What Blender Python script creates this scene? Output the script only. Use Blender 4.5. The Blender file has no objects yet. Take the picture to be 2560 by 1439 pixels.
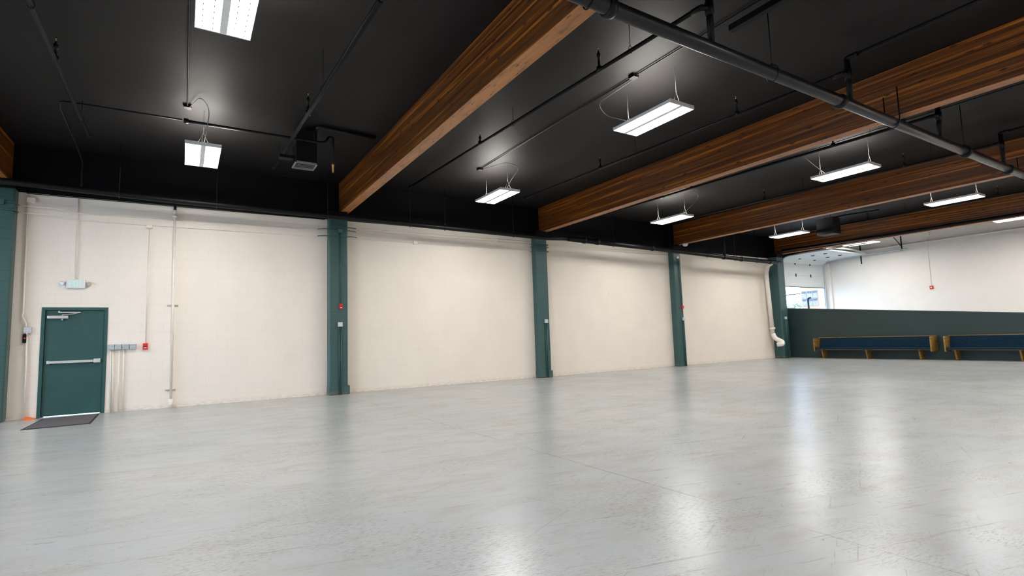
import bpy, bmesh, math, random
from mathutils import Vector, Matrix

# ------------------------------------------------------------------ camera, world, exposure
SC = bpy.context.scene
COL = SC.collection
W, H = 2560, 1439
FPX, YAW, PITCH, ROLL = 1314.25, 0.5596, 0.0945, -0.0325
CAM = Vector((2.1981, -13.7316, 1.2583))
cd = bpy.data.cameras.new('camera')
cd.sensor_fit = 'HORIZONTAL'; cd.sensor_width = 36.0
cd.lens = FPX / W * 36.0
cd.clip_start = 0.05; cd.clip_end = 400
cam = bpy.data.objects.new('camera', cd); COL.objects.link(cam)
fw = Vector((math.sin(YAW) * math.cos(PITCH), math.cos(YAW) * math.cos(PITCH), math.sin(PITCH)))
rt = Vector((math.cos(YAW), -math.sin(YAW), 0)); up = rt.cross(fw)
r2 = rt * math.cos(ROLL) + up * math.sin(ROLL); u2 = -rt * math.sin(ROLL) + up * math.cos(ROLL)
mw = Matrix((r2, u2, -fw)).transposed().to_4x4(); mw.translation = CAM
cam.matrix_world = mw
SC.camera = cam

LIGHT = 74.0          # radiance of the lamp panels
UPLIGHT = 60.0        # slots in the top of each housing
SC.view_settings.view_transform = 'Standard'
SC.view_settings.look = 'None'
SC.view_settings.exposure = 0.0
SC.view_settings.gamma = 1.0
SC.view_settings.use_curve_mapping = False

world = bpy.data.worlds.new('world'); SC.world = world
world.use_nodes = True
wn = world.node_tree; wn.nodes.clear()
wo = wn.nodes.new('ShaderNodeOutputWorld'); wb = wn.nodes.new('ShaderNodeBackground')
wb.inputs['Color'].default_value = (0.52, 0.73, 1.0, 1)      # bright hazy sky
wb.inputs['Strength'].default_value = 6.5
wn.links.new(wb.outputs[0], wo.inputs['Surface'])

# ------------------------------------------------------------------ node helpers
def new_mat(name):
    m = bpy.data.materials.new(name); m.use_nodes = True
    nt = m.node_tree
    return m, nt, nt.nodes['Principled BSDF']

def N(nt, typ, **kw):
    n = nt.nodes.new(typ)
    for k, v in kw.items():
        if k in n.inputs: n.inputs[k].default_value = v
        else: setattr(n, k, v)
    return n

def mix(nt, fac, a, b, blend='MIX'):
    n = nt.nodes.new('ShaderNodeMix'); n.data_type = 'RGBA'; n.blend_type = blend
    for i, v in ((0, fac), (6, a), (7, b)):
        if hasattr(v, 'is_output') or isinstance(v, bpy.types.NodeSocket): nt.links.new(v, n.inputs[i])
        elif i == 0: n.inputs[0].default_value = v
        else: n.inputs[i].default_value = (*v, 1) if len(v) == 3 else v
    return n.outputs[2]

def ramp(nt, src, p0, p1, c0=0.0, c1=1.0):
    n = nt.nodes.new('ShaderNodeMapRange'); n.clamp = True
    nt.links.new(src, n.inputs[0])
    n.inputs[1].default_value = p0; n.inputs[2].default_value = p1
    n.inputs[3].default_value = c0; n.inputs[4].default_value = c1
    return n.outputs[0]

def math_(nt, op, a, b=None):
    n = nt.nodes.new('ShaderNodeMath'); n.operation = op
    for i, v in ((0, a), (1, b)):
        if v is None: continue
        if isinstance(v, (int, float)): n.inputs[i].default_value = v
        else: nt.links.new(v, n.inputs[i])
    return n.outputs[0]

def pos(nt, scale=(1, 1, 1), rot=(0, 0, 0), src='pos'):
    if src == 'pos':
        g = nt.nodes.new('ShaderNodeNewGeometry'); s = g.outputs['Position']
    else:
        g = nt.nodes.new('ShaderNodeTexCoord'); s = g.outputs['Object']
    m = nt.nodes.new('ShaderNodeMapping')
    m.inputs['Scale'].default_value = scale; m.inputs['Rotation'].default_value = rot
    nt.links.new(s, m.inputs[0])
    return m.outputs[0]

def streak(nt, ang, scale):
    g = nt.nodes.new('ShaderNodeNewGeometry')
    a = nt.nodes.new('ShaderNodeMapping'); a.inputs['Rotation'].default_value = (0, 0, ang)
    b = nt.nodes.new('ShaderNodeMapping'); b.inputs['Scale'].default_value = scale
    nt.links.new(g.outputs['Position'], a.inputs[0]); nt.links.new(a.outputs[0], b.inputs[0])
    return b.outputs[0]

def noise(nt, vec, scale, detail=4, rough=0.55):
    n = nt.nodes.new('ShaderNodeTexNoise'); nt.links.new(vec, n.inputs['Vector'])
    n.inputs['Scale'].default_value = scale; n.inputs['Detail'].default_value = detail
    n.inputs['Roughness'].default_value = rough
    return n.outputs['Fac']

def bump(nt, bsdf, h, strength=0.3, dist=0.01):
    b = nt.nodes.new('ShaderNodeBump'); b.inputs['Strength'].default_value = strength
    b.inputs['Distance'].default_value = dist
    nt.links.new(h, b.inputs['Height']); nt.links.new(b.outputs[0], bsdf.inputs['Normal'])

def plain(name, col, rough=0.5, metal=0.0, var=0.08, scale=14.0, bmp=0.05, spec=0.5):
    m, nt, b = new_mat(name)
    f = noise(nt, pos(nt), scale)
    c = mix(nt, ramp(nt, f, 0.3, 0.7), tuple(x * (1 - var) for x in col), tuple(min(1, x * (1 + var)) for x in col))
    nt.links.new(c, b.inputs['Base Color'])
    b.inputs['Roughness'].default_value = rough; b.inputs['Metallic'].default_value = metal
    b.inputs['Specular IOR Level'].default_value = spec
    if bmp: bump(nt, b, noise(nt, pos(nt), scale * 8, 2), bmp, 0.004)
    return m

def emis(name, col, s):
    m, nt, b = new_mat(name)
    b.inputs['Base Color'].default_value = (0.8, 0.8, 0.8, 1)
    b.inputs['Emission Color'].default_value = (*col, 1)
    b.inputs['Emission Strength'].default_value = s
    return m

def block_mat(name, col, mortar, axis='xz', width=0.4064, height=0.2032, jb=0.4, rough=0.6, grime=True, xoff=0.0):
    """painted concrete block: joint grid from the world position"""
    m, nt, b = new_mat(name)
    g = nt.nodes.new('ShaderNodeNewGeometry')
    sx = nt.nodes.new('ShaderNodeSeparateXYZ'); nt.links.new(g.outputs['Position'], sx.inputs[0])
    cx = nt.nodes.new('ShaderNodeCombineXYZ')
    nt.links.new(math_(nt, 'ADD', sx.outputs[0 if axis == 'xz' else 1], xoff + 40.64), cx.inputs[0])
    nt.links.new(math_(nt, 'ADD', sx.outputs[2], 20.32), cx.inputs[1])
    br = nt.nodes.new('ShaderNodeTexBrick'); nt.links.new(cx.outputs[0], br.inputs['Vector'])
    br.inputs['Scale'].default_value = 1.0
    br.inputs['Brick Width'].default_value = width; br.inputs['Row Height'].default_value = height
    br.inputs['Mortar Size'].default_value = 0.0045; br.inputs['Mortar Smooth'].default_value = 0.4
    br.inputs['Bias'].default_value = 0.0
    br.inputs['Color1'].default_value = (1, 1, 1, 1); br.inputs['Color2'].default_value = (0.94, 0.94, 0.94, 1)
    br.inputs['Mortar'].default_value = (0, 0, 0, 1)
    wear = noise(nt, pos(nt, (1.3, 1.3, 1.0)), 1.1, 5)
    wear2 = noise(nt, pos(nt), 45, 2)
    base = mix(nt, ramp(nt, wear, 0.35, 0.7), col, tuple(x * 0.955 for x in col))
    base = mix(nt, ramp(nt, wear2, 0.35, 0.75, 0, 0.22), base, tuple(x * 0.9 for x in col))
    # joints read clearly in some stretches and are filled by paint in others
    vis = ramp(nt, noise(nt, pos(nt, (0.5, 0.5, 1.2)), 1.4, 3), 0.35, 0.62, 0.12, jb)
    if grime:   # scuffing and dirt along the foot of the wall
        low = ramp(nt, sx.outputs[2], 0.0, 0.13, 1, 0)
        gn = ramp(nt, noise(nt, pos(nt, (3, 3, 10)), 3, 5), 0.42, 0.66)
        base = mix(nt, math_(nt, 'MULTIPLY', math_(nt, 'MULTIPLY', low, gn), 0.45), base, (0.36, 0.25, 0.14))
    jf = math_(nt, 'MULTIPLY', br.outputs['Fac'], vis)
    nt.links.new(mix(nt, jf, base, mortar), b.inputs['Base Color'])
    b.inputs['Roughness'].default_value = rough
    h = math_(nt, 'ADD', math_(nt, 'MULTIPLY', br.outputs['Fac'], -1.0), math_(nt, 'MULTIPLY', noise(nt, pos(nt), 70, 3), 0.5))
    bump(nt, b, h, 0.35, 0.004)
    return m

def wood_mat(name, light, mid, dark, soffit=False):
    m, nt, b = new_mat(name)
    g = nt.nodes.new('ShaderNodeNewGeometry')
    sx = nt.nodes.new('ShaderNodeSeparateXYZ'); nt.links.new(g.outputs['Position'], sx.inputs[0])
    # 38 mm laminations: long streaky boards whose tone drifts along their length
    lam = math_(nt, 'FLOOR', math_(nt, 'MULTIPLY', sx.outputs[2], 26.3))
    cx = nt.nodes.new('ShaderNodeCombineXYZ')
    nt.links.new(math_(nt, 'MULTIPLY', lam, 7.31), cx.inputs[0]); nt.links.new(math_(nt, 'MULTIPLY', sx.outputs[1], 0.22), cx.inputs[1])
    nt.links.new(math_(nt, 'MULTIPLY', sx.outputs[0], 3.7), cx.inputs[2])
    board = noise(nt, cx.outputs[0], 1.0, 2)
    grain = noise(nt, pos(nt, (9, 0.30, 22)), 1.3, 5, 0.6)
    fine = noise(nt, pos(nt, (30, 0.9, 70)), 2.0, 3)
    tone = math_(nt, 'ADD', math_(nt, 'MULTIPLY', board, 0.75), math_(nt, 'MULTIPLY', grain, 0.75))
    c = mix(nt, ramp(nt, tone, 0.55, 0.78), dark, mid)
    c = mix(nt, ramp(nt, tone, 0.78, 0.95), c, light)
    c = mix(nt, ramp(nt, fine, 0.5, 0.75, 0, 0.5), c, dark)
    fr = math_(nt, 'FRACT', math_(nt, 'MULTIPLY', sx.outputs[2], 26.3))
    c = mix(nt, ramp(nt, fr, 0.0, 0.12, 0.5, 0), c, dark)
    # knots
    vo = nt.nodes.new('ShaderNodeTexVoronoi'); vo.voronoi_dimensions = '2D'
    kx = nt.nodes.new('ShaderNodeCombineXYZ')
    nt.links.new(math_(nt, 'MULTIPLY', sx.outputs[1], 1.6 if soffit else 1.25), kx.inputs[0])
    off = math_(nt, 'MULTIPLY', math_(nt, 'FLOOR', math_(nt, 'MULTIPLY', sx.outputs[0], 0.4)), 3.7)
    nt.links.new(math_(nt, 'ADD', off, math_(nt, 'MULTIPLY', sx.outputs[0 if soffit else 2], 7.0 if soffit else 4.2)), kx.inputs[1])
    nt.links.new(kx.outputs[0], vo.inputs['Vector'])
    vo.inputs['Scale'].default_value = 1.0
    kn = math_(nt, 'ADD', vo.outputs['Distance'], math_(nt, 'MULTIPLY', noise(nt, pos(nt), 20, 3), 0.12))
    c = mix(nt, ramp(nt, kn, 0.09, 0.15, 0.9, 0), c, (0.020, 0.008, 0.003))
    if soffit:
        st = ramp(nt, noise(nt, pos(nt, (8, 1.5, 8)), 1.6, 6, 0.7), 0.53, 0.62, 0, 0.8)
        c = mix(nt, st, c, tuple(x * 0.45 for x in mid))
    nt.links.new(c, b.inputs['Base Color'])
    b.inputs['Roughness'].default_value = 0.42
    bump(nt, b, fine, 0.08, 0.003)
    return m

def floor_mat():
    m, nt, b = new_mat('painted_concrete_floor')
    g = nt.nodes.new('ShaderNodeNewGeometry')
    sx = nt.nodes.new('ShaderNodeSeparateXYZ'); nt.links.new(g.outputs['Position'], sx.inputs[0])
    big = noise(nt, pos(nt), 0.35, 4)
    c = mix(nt, ramp(nt, big, 0.35, 0.65), (0.385, 0.402, 0.412), (0.435, 0.435, 0.426))
    tint = noise(nt, streak(nt, 0.1, (1.0, 2.5, 1)), 1.6, 6, 0.65)
    c = mix(nt, ramp(nt, tint, 0.48, 0.66, 0, 0.55), c, (0.36, 0.335, 0.30))
    # worn, warmer patches
    worn = noise(nt, pos(nt, (1, 1, 1), (0, 0, 0.5)), 0.9, 6, 0.62)
    wf = ramp(nt, worn, 0.44, 0.57)
    speck = ramp(nt, noise(nt, streak(nt, 0.12, (1.0, 4.0, 1)), 20, 7, 0.8), 0.515, 0.575)
    mk = math_(nt, 'MULTIPLY', wf, speck)
    c = mix(nt, math_(nt, 'MULTIPLY', mk, 0.52), c, (0.20, 0.175, 0.145))
    # long drag marks, two directions
    for rz, sc, lo, hi, a in ((0.25, 2.1, 0.60, 0.64, 0.5), (-0.45, 1.9, 0.625, 0.66, 0.45), (1.1, 1.7, 0.64, 0.68, 0.4)):
        s = noise(nt, streak(nt, rz, (0.5, 14, 1)), sc, 6, 0.7)
        c = mix(nt, math_(nt, 'MULTIPLY', ramp(nt, s, lo, hi), a), c, (0.24, 0.21, 0.185))
    # chips down to bare concrete
    chip = noise(nt, streak(nt, 0.2, (2, 6, 1)), 2.6, 6, 0.66)
    c = mix(nt, math_(nt, 'MULTIPLY', ramp(nt, chip, 0.655, 0.67), 0.75), c, (0.30, 0.245, 0.18))
    dots = noise(nt, pos(nt), 16, 3, 0.6)
    c = mix(nt, ramp(nt, dots, 0.71, 0.74, 0, 0.5), c, (0.12, 0.12, 0.125))
    # saw-cut joints along both axes, partly filled with paint
    jn = noise(nt, pos(nt, (1, 1, 1)), 1.7, 4)
    wob = math_(nt, 'MULTIPLY', math_(nt, 'SUBTRACT', noise(nt, pos(nt), 3, 3), 0.5), 0.012)
    jf = None
    for ax, per, off in ((0, 6.32, 5.56), (1, 6.10, -7.06)):
        p = math_(nt, 'ADD', math_(nt, 'SUBTRACT', sx.outputs[ax], off), wob)
        q = math_(nt, 'SUBTRACT', math_(nt, 'FRACT', math_(nt, 'ADD', math_(nt, 'DIVIDE', p, per), 0.5)), 0.5)
        d = math_(nt, 'MULTIPLY', math_(nt, 'ABSOLUTE', q), per)
        l = ramp(nt, d, 0.003, 0.007, 1, 0)
        jf = l if jf is None else math_(nt, 'MAXIMUM', jf, l)
    jm = math_(nt, 'MULTIPLY', jf, ramp(nt, jn, 0.42, 0.62, 0.06, 0.7))
    c = mix(nt, jm, c, (0.16, 0.14, 0.12))
    nt.links.new(c, b.inputs['Base Color'])
    rr = math_(nt, 'ADD', 0.22, math_(nt, 'MULTIPLY', noise(nt, streak(nt, 0.0, (1, 1.3, 1)), 0.8, 4, 0.5), 0.07))
    nt.links.new(rr, b.inputs['Roughness'])
    b.inputs['Specular IOR Level'].default_value = 0.28
    h = math_(nt, 'ADD', math_(nt, 'MULTIPLY', noise(nt, pos(nt), 60, 3), 0.30), math_(nt, 'MULTIPLY', noise(nt, pos(nt), 3, 2), 0.3))
    h = math_(nt, 'ADD', h, math_(nt, 'MULTIPLY', jm, -1.2))
    bump(nt, b, h, 0.12, 0.004)
    return m

def ceiling_mat(name='black_ceiling_paint', col=(0.0115, 0.0108, 0.0110)):
    m, nt, b = new_mat(name)
    g = nt.nodes.new('ShaderNodeNewGeometry')
    sx = nt.nodes.new('ShaderNodeSeparateXYZ'); nt.links.new(g.outputs['Position'], sx.inputs[0])
    n1 = noise(nt, pos(nt), 1.2, 5)
    c = mix(nt, ramp(nt, n1, 0.3, 0.7), tuple(x * 0.85 for x in col), tuple(x * 1.2 for x in col))
    jf = None
    for ax, per in ((0, 1.22), (1, 2.44)):
        q = math_(nt, 'FRACT', math_(nt, 'DIVIDE', math_(nt, 'ADD', sx.outputs[ax], 50), per))
        l = ramp(nt, q, 0.0, 0.006, 1, 0)
        jf = l if jf is None else math_(nt, 'MAXIMUM', jf, l)
    c = mix(nt, math_(nt, 'MULTIPLY', jf, 0.4), c, (0.008, 0.008, 0.008))
    nt.links.new(c, b.inputs['Base Color'])
    b.inputs['Roughness'].default_value = 0.55; b.inputs['Specular IOR Level'].default_value = 0.15
    bump(nt, b, noise(nt, pos(nt), 9, 4), 0.15, 0.01)
    return m

CREAM = (0.88, 0.785, 0.685)
GREEN = (0.033, 0.090, 0.086)
M = {}
M['cream_block'] = block_mat('cream_painted_block', CREAM, (0.66, 0.57, 0.47), jb=0.24)
M['cream_end'] = plain('cream_painted_wall', (0.86, 0.79, 0.71), 0.6, var=0.02, scale=1.5)
M['cream_paint'] = plain('cream_paint', (0.87, 0.79, 0.70), 0.45, var=0.03)
M['green_block'] = block_mat('green_painted_block', GREEN, (0.014, 0.030, 0.028), width=9.0, jb=0.85, rough=0.36, xoff=3.0)
M['green_paint'] = plain('green_paint', (0.032, 0.090, 0.085), 0.33, var=0.1)
M['green_door'] = plain('green_door_paint', (0.021, 0.078, 0.074), 0.42, var=0.12, scale=2.5)
M['green_wall'] = plain('green_partition_paint', (0.018, 0.040, 0.036), 0.5, var=0.12, scale=1.0)
M['green_cap'] = plain('green_cap_paint', (0.045, 0.075, 0.070), 0.4)
M['black_band'] = ceiling_mat('black_band_paint', (0.0015, 0.0015, 0.0022))
M['ceiling'] = ceiling_mat()
M['floor'] = floor_mat()
M['black_pipe'] = plain('black_painted_steel', (0.005, 0.005, 0.006), 0.42, 0.0, var=0.25, scale=20, spec=0.2)
M['grey_pipe'] = plain('worn_grey_black_steel', (0.009, 0.009, 0.012), 0.28, 0.0, var=0.6, scale=7, spec=0.35)
M['black_matte'] = plain('black_enamel', (0.004, 0.004, 0.0045), 0.6, spec=0.2)
M['brass'] = plain('brass', (0.55, 0.38, 0.12), 0.3, 0.9)
M['white_enamel'] = plain('white_enamel', (0.80, 0.80, 0.80), 0.35, var=0.02)
M['grille_edge'] = plain('grey_grille_paint', (0.26, 0.24, 0.22), 0.45)
M['alu'] = plain('satin_aluminium', (0.72, 0.71, 0.68), 0.32, 0.55, var=0.04)
M['steel_box'] = plain('galvanised_steel', (0.50, 0.53, 0.56), 0.38, 0.35, var=0.12, scale=30)
M['outlet'] = plain('pale_outlet_plastic', (0.66, 0.68, 0.70), 0.4, var=0.04)
M['dark_slot'] = plain('dark_slot', (0.02, 0.02, 0.025), 0.6)
M['red'] = plain('red_plastic', (0.72, 0.018, 0.012), 0.35, var=0.06)
M['button_red'] = plain('red_button', (0.9, 0.03, 0.01), 0.4)  # plain bright red of the switch button
M['orange'] = plain('orange_rubber', (0.95, 0.16, 0.015), 0.5, var=0.05)
M['mat'] = plain('charcoal_mat', (0.105, 0.095, 0.100), 0.9, var=0.35, scale=60, bmp=0.5)
M['mat_edge'] = plain('black_rubber', (0.02, 0.02, 0.022), 0.6)
M['lamp_head'] = plain('clear_lamp_reflector', (0.50, 0.50, 0.46), 0.25, 0.3, var=0.3, scale=150)
M['exit_face'] = plain('exit_face_plastic', (0.78, 0.76, 0.78), 0.4, var=0.01)
M['exit_letter'] = emis('exit_letter_green', (0.35, 0.95, 0.65), 0.14)
M['exit_letter'].node_tree.nodes['Principled BSDF'].inputs['Base Color'].default_value = (0.52, 0.82, 0.66, 1)
def panel_mat():
    m, nt, b = new_mat('lamp_panel')
    g = nt.nodes.new('ShaderNodeTexCoord'); sx = nt.nodes.new('ShaderNodeSeparateXYZ'); nt.links.new(g.outputs['Object'], sx.inputs[0])
    ax = math_(nt, 'ABSOLUTE', sx.outputs[0])
    d = math_(nt, 'MINIMUM', math_(nt, 'ABSOLUTE', math_(nt, 'SUBTRACT', ax, 0.105)), math_(nt, 'ABSOLUTE', math_(nt, 'SUBTRACT', ax, 0.205)))
    inx = math_(nt, 'LESS_THAN', d, 0.0055)
    fy = math_(nt, 'FRACT', math_(nt, 'MULTIPLY', sx.outputs[1], 9.0))
    slot = math_(nt, 'MULTIPLY', inx, math_(nt, 'LESS_THAN', fy, 0.38))
    e = math_(nt, 'MULTIPLY', math_(nt, 'SUBTRACT', 1.0, slot), LIGHT)
    nt.links.new(e, b.inputs['Emission Strength'])
    b.inputs['Emission Color'].default_value = (1.0, 0.985, 0.96, 1)
    b.inputs['Base Color'].default_value = (0.1, 0.1, 0.12, 1)
    return m
M['panel'] = panel_mat()
M['upslot'] = emis('lamp_top_slots', (1.0, 0.95, 0.88), UPLIGHT)
M['cord'] = plain('cord_grey', (0.06, 0.06, 0.06), 0.5)
M['wire'] = plain('steel_wire', (0.45, 0.43, 0.40), 0.4, 0.5)
M['beam_side'] = wood_mat('glulam_side', (0.46, 0.145, 0.012), (0.15, 0.044, 0.005), (0.045, 0.012, 0.002))
M['beam_soffit_lit'] = wood_mat('glulam_soffit_lit', (0.52, 0.22, 0.065), (0.42, 0.165, 0.045), (0.27, 0.10, 0.026), True)  # same wood as the sides, painted paler for light bounced off the floor
M['oak'] = wood_mat('golden_oak', (0.42, 0.245, 0.045), (0.30, 0.165, 0.03), (0.18, 0.09, 0.018))
M['door_panel'] = plain('garage_door_white', (0.70, 0.72, 0.70), 0.45, var=0.02, scale=2)
M['galv'] = plain('galvanised_track', (0.62, 0.64, 0.65), 0.4, 0.2, var=0.1)
M['asphalt'] = plain('outdoor_pavement', (0.45, 0.45, 0.44), 0.8, var=0.1, scale=3)
M['stucco'] = plain('peach_stucco', (0.46, 0.27, 0.165), 0.8, var=0.03, scale=3)
M['pane'] = plain('blue_grey_glass', (0.26, 0.235, 0.21), 0.4, var=0.25, scale=5)
M['pane_dark'] = plain('dark_glass', (0.09, 0.10, 0.115), 0.4, var=0.5, scale=9)  # darker glass in the upper part of each window
M['leaf'] = plain('pale_foliage', (0.42, 0.45, 0.36), 0.7, var=0.4, scale=4)
M['bark'] = plain('bark', (0.22, 0.17, 0.12), 0.9)

def fabric():
    m, nt, b = new_mat('navy_pew_fabric')
    v = nt.nodes.new('ShaderNodeTexVoronoi'); nt.links.new(pos(nt), v.inputs['Vector']); v.inputs['Scale'].default_value = 42
    n = noise(nt, pos(nt), 26, 4)
    c = mix(nt, ramp(nt, v.outputs['Distance'], 0.2, 0.5), (0.003, 0.013, 0.027), (0.007, 0.027, 0.048))
    c = mix(nt, ramp(nt, n, 0.55, 0.7, 0, 0.5), c, (0.04, 0.065, 0.09))
    nt.links.new(c, b.inputs['Base Color']); b.inputs['Roughness'].default_value = 0.9; b.inputs['Specular IOR Level'].default_value = 0.15
    bump(nt, b, noise(nt, pos(nt), 220, 2), 0.3, 0.002)
    return m
M['fabric'] = fabric()

# ------------------------------------------------------------------ mesh helpers
class MB:
    def __init__(self): self.bm = bmesh.new()
    def box(self, x0, x1, y0, y1, z0, z1, bevel=0.0, rot=None, piv=None, seg=2):
        xs = sorted((x0, x1)); ys = sorted((y0, y1)); zs = sorted((z0, z1))
        vs = [self.bm.verts.new((x, y, z)) for x in xs for y in ys for z in zs]
        q = [(0, 1, 3, 2), (4, 6, 7, 5), (0, 4, 5, 1), (2, 3, 7, 6), (0, 2, 6, 4), (1, 5, 7, 3)]
        fs = [self.bm.faces.new([vs[i] for i in f]) for f in q]
        if bevel > 0:
            es = list({e for f in fs for e in f.edges})
            r = bmesh.ops.bevel(self.bm, geom=es, offset=bevel, segments=seg, affect='EDGES', profile=0.5)
            vs = list({v for f in r['faces'] for v in f.verts} | {v for v in vs if v.is_valid})
        if rot is not None:
            p = Vector(piv)
            for v in vs: v.co = rot @ (v.co - p) + p
        return self
    def prism(self, poly, axis, a, b):
        """poly: 2-D points in the plane normal to axis, extruded from a to b"""
        def P(p, t):
            if axis == 0: return (t, p[0], p[1])
            if axis == 1: return (p[0], t, p[1])
            return (p[0], p[1], t)
        A = [self.bm.verts.new(P(p, a)) for p in poly]; B = [self.bm.verts.new(P(p, b)) for p in poly]
        n = len(poly)
        self.bm.faces.new(A); self.bm.faces.new(B[::-1])
        for i in range(n): self.bm.faces.new((A[i], B[i], B[(i + 1) % n], A[(i + 1) % n]))
        return self
    def tube(self, pts, r, seg=10, bend=0.0, closed=False):
        pts = [Vector(p) for p in pts]
        if bend > 0 and len(pts) > 2:
            out = [pts[0]]
            for i in range(1, len(pts) - 1):
                a, b, c = pts[i - 1], pts[i], pts[i + 1]
                d1 = (a - b); d2 = (c - b)
                k = min(bend, d1.length * 0.45, d2.length * 0.45)
                p0 = b + d1.normalized() * k; p2 = b + d2.normalized() * k
                for j in range(7):
                    t = j / 6
                    out.append(p0 * (1 - t) ** 2 + b * 2 * t * (1 - t) + p2 * t * t)
            out.append(pts[-1]); pts = out
        rr = r if isinstance(r, (list, tuple)) else [r] * len(pts)
        rings = []; nrm = None
        for i, p in enumerate(pts):
            if closed: t = (pts[(i + 1) % len(pts)] - pts[i - 1])
            elif i == 0: t = pts[1] - pts[0]
            elif i == len(pts) - 1: t = pts[-1] - pts[-2]
            else: t = (pts[i + 1] - pts[i - 1])
            t.normalize()
            if nrm is None:
                nrm = t.cross(Vector((0, 0, 1)))
                if nrm.length < 1e-3: nrm = t.cross(Vector((0, 1, 0)))
            nrm = (nrm - t * nrm.dot(t)).normalized(); bn = t.cross(nrm)
            rings.append([self.bm.verts.new(p + (nrm * math.cos(a) + bn * math.sin(a)) * rr[i]) for a in [2 * math.pi * k / seg for k in range(seg)]])
        m = len(rings)
        for i in range(m if closed else m - 1):
            A, B = rings[i], rings[(i + 1) % m]
            for k in range(seg):
                f = self.bm.faces.new((A[k], A[(k + 1) % seg], B[(k + 1) % seg], B[k])); f.smooth = True
        if not closed:
            self.bm.faces.new(rings[0][::-1]); self.bm.faces.new(rings[-1])
        return self
    def cyl(self, a, b, r, seg=14): return self.tube([a, b], r, seg)
    def lathe(self, base, axis, prof, seg=18):
        """prof: list of (distance along axis, radius)"""
        a = Vector(axis).normalized(); b = Vector(base)
        return self.tube([b + a * d for d, _ in prof], [max(r, 1e-4) for _, r in prof], seg)
    def sphere(self, c, r, seg=14):
        bmesh.ops.create_uvsphere(self.bm, u_segments=seg, v_segments=seg // 2 + 2, radius=r, matrix=Matrix.Translation(c))
        return self
    def build(self, name, mat, parent=None, loc=None, fix=True):
        bmesh.ops.recalc_face_normals(self.bm, faces=self.bm.faces[:])
        if parent is not None:
            off = Vector((0, 0, 0)); p = parent
            while p is not None: off += p.location; p = p.parent
            o_loc = Vector((0, 0, 0)); sub = off
        else:
            if loc is None:
                vs = [v.co for v in self.bm.verts]
                loc = Vector(((min(v.x for v in vs) + max(v.x for v in vs)) / 2, (min(v.y for v in vs) + max(v.y for v in vs)) / 2, min(v.z for v in vs)))
            o_loc = Vector(loc); sub = o_loc
        bmesh.ops.translate(self.bm, verts=self.bm.verts[:], vec=-sub)
        me = bpy.data.meshes.new(name); self.bm.to_mesh(me); self.bm.free()
        ms = mat if isinstance(mat, (list, tuple)) else [mat]
        for x in ms: me.materials.append(M[x] if isinstance(x, str) else x)
        o = bpy.data.objects.new(name, me); COL.objects.link(o)
        o.location = o_loc
        if parent is not None: o.parent = parent
        return o

def tag(o, label, cat, group=None):
    o['label'] = label; o['category'] = cat
    if group: o['group'] = group
    return o
def thing(name, loc, label, cat, group=None):
    o = bpy.data.objects.new(name, None); COL.objects.link(o); o.location = loc
    o.empty_display_size = 0.1
    return tag(o, label, cat, group)
def struct(o, label=None):
    o['kind'] = 'structure'
    if label: o['label'] = label
    return o
def copy_tree(o, parent=None):
    c = o.copy(); COL.objects.link(c)
    if parent is not None: c.parent = parent
    for ch in list(o.children): copy_tree(ch, c)
    return c

# ------------------------------------------------------------------ room shell
XL, XE, YB, ZC, ZW = -7.4, 29.1, -20.5, 5.42, 4.44
struct(MB().box(XL - .3, XE + .3, YB - .3, 0.22, -0.25, 0.0).build('floor', 'floor'), 'pale grey painted concrete floor with scuffs and saw-cut joints')
struct(MB().box(XL - .3, XE + .3, YB - .3, 0.22, ZC, ZC + 0.2).build('ceiling', 'ceiling'), 'black painted ceiling')

# long wall with openings for the exit door and for the overhead door
DL, DR, DH = -0.19, 0.86, 2.16          # exit door frame, outer
GL, GR, GH = 25.15, 28.86, 4.36         # overhead door opening
wall = MB()
wall.box(XL - .3, DL, 0, .22, 0, ZW).box(DL, DR, 0, .22, DH, ZW).box(DR, GL, 0, .22, 0, ZW)
wall.box(GL, GR, 0, .22, GH, ZW).box(GR, XE + .3, 0, .22, 0, ZW)
wall_back = struct(wall.build('wall_back', 'cream_block', loc=(10, 0, 0)), 'long cream painted block wall')
MB().box(XL - .3, XE + .3, 0, .22, ZW, ZC).build('upper_band', 'black_band', wall_back)['label'] = 'black painted band above the cream blocks'
struct(MB().box(XL - .3, XL, YB, -12.0, 0, ZC).box(XL - .3, XL, -1.5, 0, 0, ZC).box(XL - .3, XL, -12.0, -1.5, 4.2, ZC).build('wall_left', 'cream_block'), 'cream block wall with an unseen doorway added to let in daylight')  # opening added out of view so sky light brightens the left bay
struct(MB().box(XL, XE, YB - .3, YB, 0, ZC).build('wall_front', 'cream_end'))
# end wall: set back above a ledge
we = MB().box(XE, XE + .3, YB, 0, 0, 4.78).box(XE + .03, XE + .3, YB, 0, 4.78, ZC)
wall_right = struct(we.build('wall_right', 'cream_end', loc=(XE, -8, 0)), 'smooth cream end wall behind the green half wall')
MB().box(XE - .03, XE, YB, -0.3, 4.765, 4.80).build('ledge', 'cream_paint', wall_right)
MB().box(XE - .006, XE, -0.318, -0.30, 0, 4.78).box(XE - .10, XE, -0.30, 0, 0, 4.4).build('corner_pier', 'cream_end', wall_right)

# green half wall with a falling top
XP = 25.22
zt = lambda y: 2.17 + y * 0.0822
pw = MB().prism([(-0.02, 0), (-0.02, zt(0)), (-16.0, zt(-16.0)), (-16.0, 0)], 0, XP, XP + .2)
part = struct(pw.build('wall_partition', 'green_wall', loc=(XP, -8, 0)), 'dark green half wall with a falling top behind the pews')
MB().prism([(-0.02, zt(0)), (-0.02, zt(0) + .035), (-16.0, zt(-16) + .035), (-16.0, zt(-16))], 0, XP - .02, XP + .22).build('cap', 'green_cap', part)

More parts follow.
